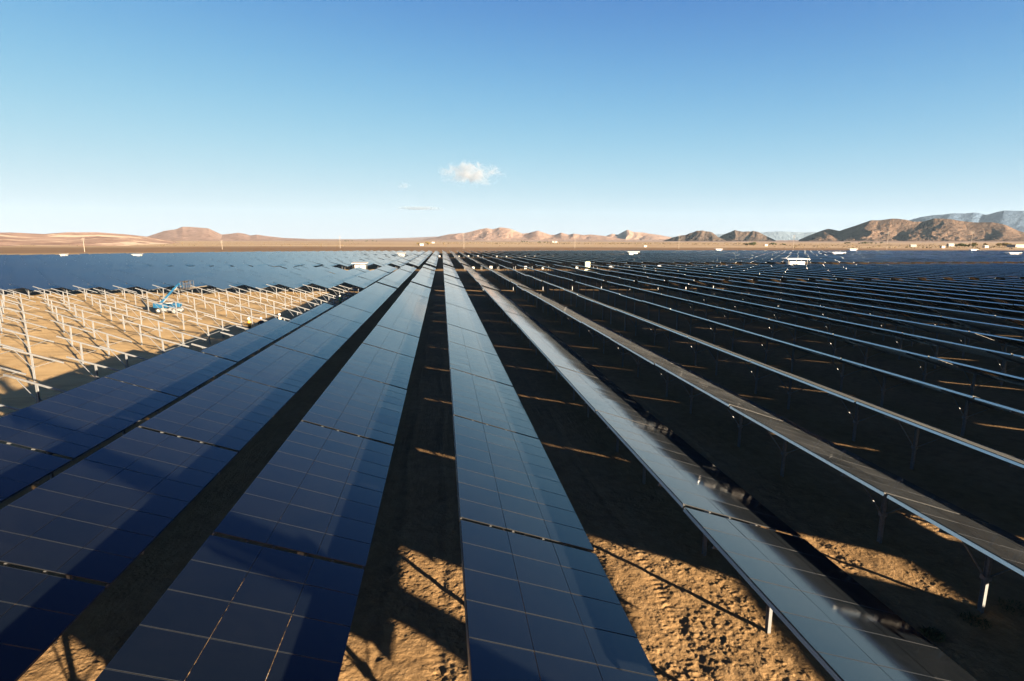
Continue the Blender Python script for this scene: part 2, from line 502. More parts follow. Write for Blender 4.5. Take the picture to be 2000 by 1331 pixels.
ridge('hills', 'pale sandy hills with quarried patches along the left skyline', 1900,
      [(-420, 470), (-300, 462), (-200, 458), (-120, 459), (-40, 457), (0, 454), (42, 454.5), (87, 456.5), (135, 452), (190, 453), (239, 457), (287, 462), (330, 470), (380, 478)], 880, M_H1, 3, 1.15, 1.6, freq=3.2)
ridge('hills', 'pink peaked hill with lower shoulders behind the pale hills', 4200,
      [(230, 474), (287, 462), (320, 450), (344, 447), (355, 442), (370, 442), (407, 446), (433, 458), (450, 456), (465, 454), (478, 456), (488, 459.5), (502, 457.5), (523, 461), (555, 465), (594, 466.5), (630, 471)], 1500, M_H2, 14, 1.1, 1.5, freq=2.6)
ridge('hills', 'tan rolling hills at the middle of the skyline', 6000,
      [(812, 471), (848, 464), (876, 457.6), (906, 455), (920, 452), (938, 446.4), (950, 445), (962, 447.6), (976, 444), (996, 446), (1020, 456), (1032, 455), (1050, 450.6), (1076, 458.6), (1086, 458), (1096, 454), (1110, 458.4), (1120, 456.4), (1140, 459), (1152, 457.6), (1180, 461), (1230, 470)], 700, M_H3, 25, 0.85)
ridge('hills', 'small tan twin-topped hills right of the middle hills', 8200,
      [(1165, 469), (1186, 460), (1196, 456), (1207, 458), (1224, 448.4), (1238, 453), (1254, 453), (1266, 456), (1288, 459), (1312, 464), (1350, 470)], 700, M_H3, 37, 1.1)
ridge('hills', 'dark flat-topped rocky butte', 4200,
      [(1295, 471), (1314, 463.5), (1340, 458), (1352, 452), (1360, 449.6), (1384, 450), (1392, 454), (1402, 462), (1420, 471)], 200, M_H5, 41, 1.2, 1.5, 200, 60)
ridge('hills', 'low dark double-humped hill beside the butte', 4600,
      [(1395, 470), (1410, 459), (1424, 453), (1436, 449), (1450, 451.7), (1471, 450), (1482, 453), (1494, 459), (1515, 470)], 240, M_H5, 53, 1.0, 1.2, 200, 60)
ridge('hills', 'large brown ridged hills lit from the right on the right skyline', 4400,
      [(1560, 469), (1580, 460), (1600, 452), (1618, 445), (1628, 447), (1640, 450), (1671, 439.5), (1702, 430), (1723, 428), (1740, 425.5), (1755, 424.5), (1770, 426), (1786, 431), (1804, 431), (1825, 425.5), (1860, 428), (1905, 432.5), (1937, 432), (1965, 439.5), (1990, 451), (2010, 456), (2040, 450), (2100, 444), (2200, 452), (2300, 468)], 470, M_H4, 64, 1.3, 1.3, 700, 150, 1.25)
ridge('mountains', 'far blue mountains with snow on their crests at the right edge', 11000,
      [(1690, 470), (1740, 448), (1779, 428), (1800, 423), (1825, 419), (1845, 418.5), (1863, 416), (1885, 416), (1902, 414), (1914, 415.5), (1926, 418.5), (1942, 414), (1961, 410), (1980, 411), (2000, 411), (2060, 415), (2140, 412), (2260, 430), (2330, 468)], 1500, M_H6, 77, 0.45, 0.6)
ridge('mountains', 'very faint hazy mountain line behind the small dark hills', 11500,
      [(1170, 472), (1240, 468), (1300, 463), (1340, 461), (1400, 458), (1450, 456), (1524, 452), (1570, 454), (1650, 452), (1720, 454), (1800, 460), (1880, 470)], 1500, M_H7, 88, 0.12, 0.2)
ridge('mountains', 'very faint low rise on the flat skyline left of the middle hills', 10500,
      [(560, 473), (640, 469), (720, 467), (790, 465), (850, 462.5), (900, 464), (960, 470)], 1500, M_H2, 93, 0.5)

# ------------------------------------------------------------------ solar tables
PITCH_X, X0, WID = 5.75, 0.313, 3.426
Z_HI, Z_LO = 2.514, 1.374
SLOPE = math.hypot(WID, Z_HI - Z_LO)
TILT = math.atan2(Z_HI - Z_LO, WID)
TAB_Y, GAP = 8.28, 0.14
LEN = TAB_Y - GAP
UX, UZ = math.cos(TILT), -math.sin(TILT)            # down-slope unit vector
NX, NZ = math.sin(TILT), math.cos(TILT)             # panel normal
ZM = (Z_HI + Z_LO) / 2

def on_slope(s, y, n):
    """table-local point: s along the slope from the centre (down positive), n off the glass plane"""
    return (s * UX + n * NX, y, ZM + s * UZ + n * NZ)

def slope_box(mb, s0, s1, y0, y1, n0, n1, m=0, skip=()):
    mb.hexa([on_slope(s0, y0, n0), on_slope(s1, y0, n0), on_slope(s1, y1, n0), on_slope(s0, y1, n0),
             on_slope(s0, y0, n1), on_slope(s1, y0, n1), on_slope(s1, y1, n1), on_slope(s0, y1, n1)], m, skip)

MOD_S, MOD_Y = SLOPE / 3, LEN / 8
XP = -0.2                                          # post stands a little up-slope of the middle
def module_mesh():
    mb = MB()
    a, b, e = MOD_S / 2 - 0.006, MOD_Y / 2 - 0.010, 0.006
    # flat slab, own axes: X down-slope, Z normal
    mb.hexa([(-a, -b, -0.022), (a, -b, -0.022), (a, b, -0.022), (-a, b, -0.022), (-a, -b, 0), (a, -b, 0), (a, b, 0), (-a, b, 0)], 2, skip=(0, 1))
    mb.quad([(-a, b, -0.022), (a, b, -0.022), (a, -b, -0.022), (-a, -b, -0.022)], 2)
    mb.quad([(-a, -b, 0), (a, -b, 0), (a, -b + e, 0), (-a, -b + e, 0)], 1)
    mb.quad([(-a, -b + e, 0), (a, -b + e, 0), (a, b - e, 0), (-a, b - e, 0)], 0)
    mb.quad([(-a, b - e, 0), (a, b - e, 0), (a, b, 0), (-a, b, 0)], 1)
    return mb.mesh('panel', [M_GLASS, M_EDGE, M_BACK])
ME_MODULE = module_mesh()

def surface_mesh(cols=(0, 1, 2), merged=False):
    mb = MB()
    if merged:
        slope_box(mb, -SLOPE / 2, SLOPE / 2, -LEN / 2, LEN / 2, -0.03, 0, 0)
    else:
        for c in cols:
            for r in range(8):
                s, y = -SLOPE / 2 + (c + 0.5) * MOD_S, -LEN / 2 + (r + 0.5) * MOD_Y
                a, b = MOD_S / 2 - 0.006, MOD_Y / 2 - 0.012
                slope_box(mb, s - a, s + a, y - b, y + b, -0.03, 0, 0)
    return mb.mesh('panel_surface', [M_GLASS])

def purlin_mesh():                                  # one lipped channel under the glass, running along the row
    mb = MB()
    w, h, tk = 0.05, 0.085, 0.006
    L = LEN / 2 + 0.018
    mb.box(-w / 2, w / 2, -L, L, h - tk, h)
    mb.box(-w / 2, -w / 2 + tk, -L, L, 0, h - tk)
    mb.box(-w / 2 + tk, w / 2, -L, L, 0, tk)
    return mb
ME_PURLIN = purlin_mesh().mesh('purlin', M_STEEL)
ME_RAIL = purlin_mesh().mesh('purlin', M_RAIL)
PUR_S = [-SLOPE / 2 + 0.03, -SLOPE / 2 + 0.80, -SLOPE / 2 + 1.40, SLOPE / 2 - 1.40, SLOPE / 2 - 0.80, SLOPE / 2 - 0.05]

RAF_N = -0.03 - 0.085                              # top of rafter below the glass plane
SP = XP / UX                                       # slope station over the post
def rafter_mesh():
    mb = MB()
    w, h, tk, a = 0.055, 0.10, 0.008, SLOPE / 2 - 0.02
    def sb(y0, y1, n0, n1):
        mb.hexa([(-a, y0, n0), (a, y0, n0), (a, y1, n0), (-a, y1, n0), (-a, y0, n1), (a, y0, n1), (a, y1, n1), (-a, y1, n1)])
    sb(-w / 2, w / 2, -tk, 0); sb(-w / 2, w / 2, -h, -h + tk); sb(-w / 2, -w / 2 + tk, -h + tk, -tk)
    return mb.mesh('rafter', M_STEEL)
ME_RAFTER = rafter_mesh()
POST_TOP = ZM + SP * UZ + (RAF_N - 0.10) * NZ + 0.05
CLAMP_Z = 0.95
def post_mesh():
    mb = MB()
    w, d, tk = 0.12, 0.08, 0.009
    mb.box(-tk / 2, tk / 2, -w / 2 + tk, w / 2 - tk, -0.3, POST_TOP)
    mb.box(-d / 2, d / 2, -w / 2, -w / 2 + tk, -0.3, POST_TOP)
    mb.box(-d / 2, d / 2, w / 2 - tk, w / 2, -0.3, POST_TOP)
    return mb.mesh('post', M_STEEL)
ME_POST = post_mesh()
def brace_mesh(s, side):
    mb = MB()
    p = Vector(on_slope(s, 0, RAF_N - 0.10))
    p.x -= XP
    mb.bar((0.05 * side, 0, CLAMP_Z), p, 0.033, 0.033)
    return mb.mesh('brace', M_STEEL)
ME_BRACE_A, ME_BRACE_B = brace_mesh(-SLOPE * 0.30, -1), brace_mesh(SLOPE * 0.34, 1)
def clamp_mesh():
    mb = MB()
    for y in (-0.084, 0.084): mb.box(-0.08, 0.08, y - 0.006, y + 0.006, CLAMP_Z - 0.06, CLAMP_Z + 0.06)
    for x in (-0.08, 0.08): mb.box(x - 0.006, x + 0.006, -0.078, 0.078, CLAMP_Z - 0.06, CLAMP_Z + 0.06)
    return mb.mesh('clamp', M_STEEL)
ME_CLAMP = clamp_mesh()
ME_SURF = surface_mesh()
POST_Y = (-2.5, 2.5)

def substructure(root, near_=True):
    for py_ in POST_Y:
        link('rafter', ME_RAFTER, root, on_slope(0, py_, RAF_N), (0, TILT, 0))
        link('post', ME_POST, root, (XP, py_, 0))
        if near_:
            link('brace', ME_BRACE_A, root, (XP, py_ - 0.02, 0))
            link('brace', ME_BRACE_B, root, (XP, py_ - 0.02, 0))
            link('clamp', ME_CLAMP, root, (XP, py_, 0))

GROUP = 'solar tables in the long rows'
def make_near():
    root = empty('solar_table', (0, 0, -50))
    for c in range(3):
        for r in range(8):
            o = link('panel', ME_MODULE, root, on_slope(-SLOPE / 2 + (c + 0.5) * MOD_S, -LEN / 2 + (r + 0.5) * MOD_Y, 0), (0, TILT, 0))
    for s in PUR_S:
        link('purlin', ME_RAIL if s == PUR_S[0] else ME_PURLIN, root, on_slope(s, 0, RAF_N), (0, TILT, 0))
    substructure(root)
    return root
def make_partial(cols):
    root = empty('solar_table', (0, 0, -50))
    for c in cols:
        for r in range(8):
            link('panel', ME_MODULE, root, on_slope(-SLOPE / 2 + (c + 0.5) * MOD_S, -LEN / 2 + (r + 0.5) * MOD_Y, 0), (0, TILT, 0))
    for s in PUR_S:
        if (s + SLOPE / 2) / MOD_S > min(cols) - 0.05:
            link('purlin', ME_RAIL if s == PUR_S[0] else ME_PURLIN, root, on_slope(s, 0, RAF_N), (0, TILT, 0))
    substructure(root)
    return root
def make_mid():
    root = empty('solar_table', (0, 0, -50))
    link('panel_surface', ME_SURF, root)
    link('purlin', ME_RAIL, root, on_slope(PUR_S[0], 0, RAF_N), (0, TILT, 0))
    link('purlin', ME_PURLIN, root, on_slope(PUR_S[5], 0, RAF_N), (0, TILT, 0))
    substructure(root, True)
    return root

ORD = ('first second third fourth fifth sixth seventh eighth ninth tenth eleventh twelfth thirteenth fourteenth fifteenth sixteenth seventeenth '
       'eighteenth nineteenth twentieth').split()
def ordinal(n):
    if n <= 20: return ORD[n - 1]
    t_ = {2: 'twenty', 3: 'thirty', 4: 'forty', 5: 'fifty'}[n // 10]
    return t_ + '-' + ORD[n % 10 - 1] if n % 10 else {2: 'twentieth', 3: 'thirtieth', 4: 'fortieth', 5: 'fiftieth'}[n // 10]
def row_name(k):
    if k == 0: return 'middle row'
    if k < 0: return f'{ordinal(-k)} row left of middle row'
    return f'{ordinal(k)} row right of middle row'

SHELTERS = [
    (1553, 506, 3.7, (8.6, 4.5), 'large white inverter shelter on the right above the dark rows, largest of the shelters'),
    (703, 514, 3.2, (4.4, 3.0), 'white flat-roofed inverter shelter nearest among the blue panels on the left'),
    (1236, 492, 3.4, (8.5, 4.5), 'white inverter shelter below the twin-topped hills'),
    (1403, 486.6, 3.2, (8.0, 4.5), 'small white inverter shelter on the far edge below the double-humped hill'),
    (1635, 493.3, 3.2, (10, 4.5), 'long white inverter roof behind and right of the largest shelter'),
    (784, 494.5, 3.4, (4.8, 4.0), 'small white inverter shelter left of where the rows converge'),
    (1665, 486.8, 3.2, (10, 4.5), 'white inverter shelter on the far edge below the brown hills'),
    (1900, 488, 3.2, (9, 4.5), 'white inverter shelter on far edge near the right border'),
    (1978, 493.8, 3.3, (10, 4.5), 'white inverter shelter at the right border of the field'),
    (125, 497, 3.0, (3.0, 2.4), 'white inverter shelter on the far left edge of the blue panels'),
    (268, 497, 3.0, (4.6, 2.4), 'pale inverter shelter below the pink peaked hill')]
CLEAR = []
for a in SHELTERS:
    x, y = at(a[0], a[1], a[2])
    n_ = math.hypot(x, y)
    CLEAR.append((x - x / n_ * 4, y - y / n_ * 4, a[3][0] / 2 + 2.5))
    if a[0] in (1553, 1236): CLEAR.append((x - x / n_ * 11, y - y / n_ * 11, a[3][0] / 2 + 1.5))
def cleared(x, y):
    return any(abs(x - cx) < r and abs(y - cy) < 5.5 for cx, cy, r in CLEAR)

def far_limit(x):
    return float(np.interp(x, [-300, -223, -138, -60, 60, 200, 323, 635], [240, 314, 420, 470, 488, 500, 505, 500]))
def x_hi(k): return X0 + PITCH_X * k

BLOCKS = [(4.32, 11), (97.3, 9), (186.0, 17), (337.0, 22)]
tables, frames = [], []                            # (row, ordinal in row, y centre, kind)
for k in range(-58, 112):
    n = 0
    xc = x_hi(k) + WID / 2
    for bi, (y0, cnt) in enumerate(BLOCKS + ([(2.5 - 2 * TAB_Y, 2)] if k >= 3 else [])):
        for j in range(cnt):
            yc = y0 + j * TAB_Y + LEN / 2
            if not (-0.90 * yc - 24 < xc < 1.22 * yc + 40) and not (bi == 4 and xc < 62): continue
            if yc > far_limit(xc) or cleared(xc, yc): continue
            bare = bi == 0 and (k <= -4 or (k == -3 and j >= 8))
            if bare:
                for q in POST_Y: frames.append((k, yc + q))
                continue
            kind = 'full'
            if bi == 0 and k == -3:
                kind = {4: 'two', 5: 'two', 6: 'one', 7: 'one'}.get(j, 'full')
            n += 1
            tables.append([k, n, yc, kind, xc])

def screen_area(xc, yc, w=WID, l=LEN):
    if yc - l / 2 < 1.0 and yc + l / 2 < 3: return 0.0
    P = [project((xc + a * w / 2, max(yc + b * l / 2, 1.0), Z_HI if a < 0 else Z_LO)) for a, b in ((-1, -1), (1, -1), (1, 1), (-1, 1))]
    P = [(min(max(p[0], 0), 2000), min(max(p[1], 0), 1331)) for p in P]
    a = 0.0
    for i in range(4):
        (x1, y1), (x2, y2) = P[i], P[(i + 1) % 4]
        a += x1 * y2 - x2 * y1
    # count the height of the table too: right-hand rows show edge-on
    ys_ = [p[1] for p in P]; xs_ = [p[0] for p in P]
    if max(xs_) - min(xs_) < 1 or max(ys_) - min(ys_) < 0.5: return 0.0
    return abs(a) / 2 + 0.15 * (max(xs_) - min(xs_)) * F_PX / max(yc, 3) * 0.3
for tb in tables: tb.append(screen_area(tb[4], tb[2]))
vis = sorted([tb for tb in tables if tb[5] > 0], key=lambda q: -q[5])
IND = vis[:300]
own = {(tb[0], tb[1]) for tb in IND}
unseen_near = [tb for tb in tables if tb[5] <= 0 and tb[2] < 60]
cnt_row = {}
for tb in sorted(IND, key=lambda q: (q[0], q[2])):
    cnt_row[tb[0]] = cnt_row.get(tb[0], 0) + 1
    tb.append(cnt_row[tb[0]])                      # counted along the row from its near visible end

def set_table(o, tb, seen=True):
    k, n, yc, kind, xc = tb[:5]
    o.location = (xc, yc, float(RNG.normal(0, 0.008)))
    o.rotation_euler = (float(RNG.normal(0, 0.0012)), float(RNG.normal(0, 0.0030)), 0)
    what = {'full': 'solar table', 'two': 'solar table missing its top strip of panels', 'one': 'solar table with only its lowest strip of panels'}[kind]
    lab = f'{what}, {ordinal(tb[6])} from near end of {row_name(k)}'
    if kind != 'full':
        lab = f'{what}, {"nearer" if n in (5, 7) else "farther"} of the two'
    tag(o, lab, 'solar table', GROUP)

NEAR = 40
proto_near, proto_mid = make_near(), make_mid()
proto_two, proto_one = make_partial((1, 2)), make_partial((2,))
used = {}
for i, tb in enumerate(IND):
    pr = {'two': proto_two, 'one': proto_one}.get(tb[3]) or (proto_near if i < NEAR else proto_mid)
    if pr.name in used: o = copy_tree(pr)
    else: o = pr; used[pr.name] = 1
    set_table(o, tb)
    for ch in o.children:
        if ch.name.split('.')[0] == 'panel':
            ch.rotation_euler = (float(RNG.normal(0, 0.0026)), TILT + float(RNG.normal(0, 0.0026)), 0)

# the rest of the field: more tables than one could count, one object
def rest_mesh():
    mb = MB()
    for tb in tables:
        if (tb[0], tb[1]) in own: continue
        k, n, yc, kind, xc = tb[:5]
        zz = RNG.normal(0, 0.045); tl = RNG.normal(0, 0.007)
        b0 = len(mb.v)
        slope_box(mb, -SLOPE / 2, SLOPE / 2, -LEN / 2, LEN / 2, -0.03, 0, 0)
        slope_box(mb, -SLOPE / 2, -SLOPE / 2 + 0.06, -LEN / 2, LEN / 2, RAF_N, -0.031, 2)
        for q in POST_Y:
            slope_box(mb, -SLOPE / 2 + 0.1, SLOPE / 2 - 0.1, q - 0.035, q + 0.035, RAF_N - 0.10, RAF_N, 1)
            mb.box(XP - 0.05, XP + 0.05, q - 0.078, q + 0.078, -0.3, POST_TOP, 1)
        for i in range(b0, len(mb.v)):
            a, b, c = mb.v[i]
            mb.v[i] = (a + xc, b + yc, c + zz + tl * (-a))
    return mb
o = rest_mesh().build('distant_solar_tables', [M_GLASS, M_STEEL, M_RAIL])
tag(o, 'mass of dark solar tables filling the field out to its far edge', 'solar tables', kind='stuff')

# ------------------------------------------------------------------ bare racking frames
def make_frame():
    root = empty('racking_frame', (0, 0, -50))
    link('rafter', ME_RAFTER, root, on_slope(0, 0, RAF_N), (0, TILT, 0))
    link('post', ME_POST, root, (XP, 0, 0))
    link('brace', ME_BRACE_A, root, (XP, -0.02, 0))
    link('brace', ME_BRACE_B, root, (XP, -0.02, 0))
    link('clamp', ME_CLAMP, root, (XP, 0, 0))
    return root
pf, first, cnt_row = make_frame(), True, {}
for k, yc in sorted(frames):
    xc = x_hi(k) + WID / 2
    p = project((xc + 1.7, yc, 1.4))
    if p[0] < -260: continue
    cnt_row[k] = cnt_row.get(k, 0) + 1
    o = pf if first else copy_tree(pf)
    first = False
    o.location = (xc, yc, float(RNG.normal(-0.02, 0.06)))
    o.rotation_euler = (float(RNG.normal(0, 0.014)), float(RNG.normal(0, 0.014)), float(RNG.normal(0, 0.03)))
    rn = 'part-built panel row' if k == -3 else f'{ordinal(-k - 3)} wholly bare row'
    tag(o, f'bare galvanised racking frame, {ordinal(cnt_row[k])} from near end of {rn}', 'racking frame', 'bare racking frames waiting for panels')

# ------------------------------------------------------------------ boom lifts
def wheel(parent, loc, r=0.42, w=0.32):
    mb = MB()
    n = 20
    prof = [(r * 0.62, -w / 2), (r * 0.93, -w / 2), (r, -w / 2 + 0.06), (r, w / 2 - 0.06), (r * 0.93, w / 2), (r * 0.62, w / 2)]
    for k in range(n):
        for (a, b) in prof:
            g = 2 * math.pi * k / n
            mb.v.append((a * math.cos(g), b, a * math.sin(g)))
    m_ = len(prof)
    for k in range(n):
        j = (k + 1) % n
        for i in range(m_):
            i2 = (i + 1) % m_
            mb.f.append((k * m_ + i, k * m_ + i2, j * m_ + i2, j * m_ + i)); mb.m.append(0)
    t_ = mb.build('wheel', M_TYRE, parent, loc)
    rb = MB(); rb.tube((0, -w * 0.36, 0), (0, w * 0.36, 0), r * 0.6, n=16); rb.tube((0, -w * 0.45, 0), (0, w * 0.45, 0), r * 0.2, n=10)
    rb.build('rim', M_GREYWHITE, t_)
    return t_

def boom_lift(loc, rz, pts, label, basket_turn=0.0, scale=1.0):
    """pts: boom joints in the lift's own X-Z plane, first one on the turret, last one at the basket's mount"""
    root = empty('boom_lift', loc, rz)
    tag(root, label, 'boom lift')
    c = MB(); c.box(-1.5, 1.5, -0.62, 0.62, 0.38, 0.78); c.box(-1.75, -1.5, -0.45, 0.45, 0.42, 0.7); c.box(1.5, 1.75, -0.45, 0.45, 0.42, 0.7)
    c.build('chassis', M_GREY, root, bevel=0.03)
    for x in (-1.15, 1.15):
        for y in (-0.85, 0.85): wheel(root, (x, y, 0.42))
    tu = MB(); tu.box(-1.7, 1.3, -0.95, -0.25, 0.86, 1.5); tu.box(-1.7, 1.3, 0.25, 0.95, 0.86, 1.5); tu.box(-1.95, -1.7, -0.85, 0.85, 0.86, 1.55)
    tu.tube((0, 0, 0.78), (0, 0, 0.90), 0.55, n=20)
    tu.build('turret', M_BLUE, root, bevel=0.05)
    eg = MB(); eg.box(-0.9, 0.7, -0.90, -0.30, 1.505, 1.62); eg.build('engine_cover', M_GREYWHITE, root, bevel=0.03)
    P = [Vector((p[0], 0, p[1])) for p in pts]
    for i in range(len(P) - 1):
        w0 = max(0.16, 0.42 - 0.07 * i) * scale
        b = MB(); b.bar(P[i], P[i + 1], w0 * 0.8, w0, w2=w0 * 0.62, h2=w0 * 0.78)
        b.tube(P[i] + Vector((0, -w0 * 0.62, 0)), P[i] + Vector((0, w0 * 0.62, 0)), w0 * 0.62, n=14)
        o = b.build('boom', M_BLUE, root, bevel=0.02)
        cy = MB(); d = (P[i + 1] - P[i])
        off = Vector((0.0, 0, -0.34 * scale))
        cy.tube(P[i] + d * 0.08 + off, P[i] + d * 0.42 + off, 0.06, n=10); cy.tube(P[i] + d * 0.40 + off, P[i] + d * 0.62 + off * 0.6, 0.035, n=8)
        cy.build('hydraulic_cylinder', M_GREY, o)
    e = P[-1]
    bk = empty('basket_mount', (0, 0, 0)); bpy.data.objects.remove(bk)
    b = MB()
    x0, x1, y0, y1, z0, z1 = e.x + 0.12, e.x + 0.98, -0.95, 0.95, e.z - 0.35, e.z + 0.75
    b.box(x0, x1, y0, y1, z0, z0 + 0.05)
    for z in (z0 + 0.15, z0 + 0.58, z1):
        for (p, q) in (((x0, y0, z), (x1, y0, z)), ((x1, y0, z), (x1, y1, z)), ((x1, y1, z), (x0, y1, z)), ((x0, y1, z), (x0, y0, z))):
            b.tube(p, q, 0.025, n=6)
    for x in (x0, (x0 + x1) / 2, x1):
        for y in (y0, 0, y1):
            if x == (x0 + x1) / 2 and y == 0: continue
            b.tube((x, y, z0), (x, y, z1), 0.022, n=6)
    bb = b.build('basket', M_DARK, root)
    cp = MB(); cp.box(x0 + 0.05, x0 + 0.32, -0.35, 0.35, z1 - 0.22, z1 + 0.05); cp.build('control_panel', M_DARK, bb)
    return root

lx, ly = at(333, 612)
boom_lift((lx, ly, 0), -YAW, [(-1.3, 1.45), (0.9, 3.6), (1.7, 4.35), (2.35, 4.0)], 'blue boom lift with raised arm and empty basket among the bare racking frames', scale=0.72).scale = (0.88, 0.88, 0.88)
# a steel pipe lying across the basket
c, s = math.cos(-YAW), math.sin(-YAW)
pm = MB(); pm.bar((-2.4, 0, -0.31), (2.4, 0, 0.31), 0.09, 0.12)
o = pm.build('steel_beam', M_RUST, None, (lx + c * 2.7, ly + s * 2.7, 3.25), (0, 0, -YAW))
tag(o, 'long dark steel beam carried level across the basket of the blue lift', 'steel beam')
# the lift the picture is taken from: it stands outside the frame, its boom's shadow falls across the near tables
boom_lift((10.2, -1.45, 0), math.pi, [(-1.2, 1.5), (3.2, 4.35), (8.6, 7.15), (9.3, 7.95)],
          'boom lift standing at the near end of the rows whose shadow crosses the near tables', scale=1.5)

# ------------------------------------------------------------------ inverter shelters
def shelter(px, py, h, size, label, y=None):
    x, yy = at(px, py, h)
    root = empty('inverter_shelter', (x, yy, float(ground_height(np.array(x), np.array(yy)))))
    tag(root, label, 'shelter', 'white roofed inverter shelters among the rows')
    w, d = size
    rf = MB(); rf.hexa([(-w / 2, -d / 2, h - 0.18), (w / 2, -d / 2, h - 0.18), (w / 2, d / 2, h + 0.10), (-w / 2, d / 2, h + 0.10),
                        (-w / 2, -d / 2, h), (w / 2, -d / 2, h), (w / 2, d / 2, h + 0.28), (-w / 2, d / 2, h + 0.28)])
    rf.build('roof', M_GREYWHITE if w < 5 else M_WHITE, root)
    for sx in (-0.42, 0.42):
        for sy in (-0.38, 0.38):
            p = MB(); p.box(w * sx - 0.06, w * sx + 0.06, d * sy - 0.06, d * sy + 0.06, 0.15, h - 0.16); p.build('post', M_DARK, root)
    pd = MB(); pd.box(-w * 0.46, w * 0.46, -d * 0.45, d * 0.45, -0.2, 0.15); pd.build('pad', M_CONC, root)
    for cx, cw in ((-w * 0.17, w * 0.30), (w * 0.19, w * 0.36)):
        cb = MB(); cb.box(cx - cw / 2, cx + cw / 2, -1.2, 1.2, 0.15, 2.7); ob = cb.build('cabinet', M_GREYWHITE if w < 5 else M_WHITE, root, bevel=0.03)
        for q in (-0.25, 0.25):
            db = MB(); db.box(cx + q * cw - cw * 0.22, cx + q * cw + cw * 0.22, -1.24, -1.203, 0.3, 2.5); db.build('door', M_GREYWHITE, ob)
    return root
for a in SHELTERS:
    shelter(*a)

# ------------------------------------------------------------------ combiner boxes at the row ends
def make_box():
    root = empty('combiner_box', (0, 0, -40))
    b = MB(); b.box(-0.5, 0.5, -0.22, 0.22, 0.75, 1.85); ob = b.build('cabinet', M_WHITE, root, bevel=0.02)
    d = MB(); d.box(-0.44, 0.44, -0.25, -0.223, 0.80, 1.80); d.build('door', M_GREYWHITE, ob)
    for x in (-0.36, 0.36):
        l = MB(); l.box(x - 0.05, x + 0.05, -0.05, 0.05, -0.2, 0.75); l.build('leg', M_STEEL, root)
    return root
bx, first = make_box(), True
spots = []
for k in (1, 2, 4, 5, 7, 9, 12, 13, 15, 16, 18, 21): spots.append((k, 180.5, 'first'))
for k in (-1, 1, 2, 3, 5, 6, 8, 9, 11, 13, 16): spots.append((k, 334.6, 'second'))
for k in (-14, -12, -11, -9, -8, -7, -5, -4): spots.append((k, 334.6, 'second'))
for k, y, aisle in spots:
    o = bx if first else copy_tree(bx)
    first = False
    o.location = (x_hi(k) + 3.9, y + float(RNG.normal(0, 0.4)), 0)
    q_ = 0.72 + 0.2 * float(RNG.random()); o.scale = (q_, q_, q_)
    o.rotation_euler = (0, 0, float(RNG.normal(0, 0.03)))
    tag(o, f'white combiner cabinet in the {"nearer" if aisle == "first" else "farther"} cross aisle beside {row_name(k)}', 'cabinet', 'white combiner cabinets at the row ends')

tk = empty('transformer_cabinet', (*at(1147, 517.5, 1.9), 0))
tag(tk, 'pale cream transformer cabinet standing tall above the dark rows', 'cabinet')
b = MB(); b.box(-0.8, 0.8, -0.7, 0.7, 0.2, 2.9); ob = b.build('body', M_CREAM, tk, bevel=0.05)
b = MB(); b.box(-0.72, -0.04, -0.74, -0.703, 0.4, 2.7); b.build('door', M_CREAM, ob)
b = MB(); b.box(0.04, 0.72, -0.74, -0.703, 0.4, 2.7); b.build('door', M_CREAM, ob)
b = MB(); b.box(-1.3, 1.3, -1.1, 1.1, -0.2, 0.2); b.build('pad', M_CONC, tk)

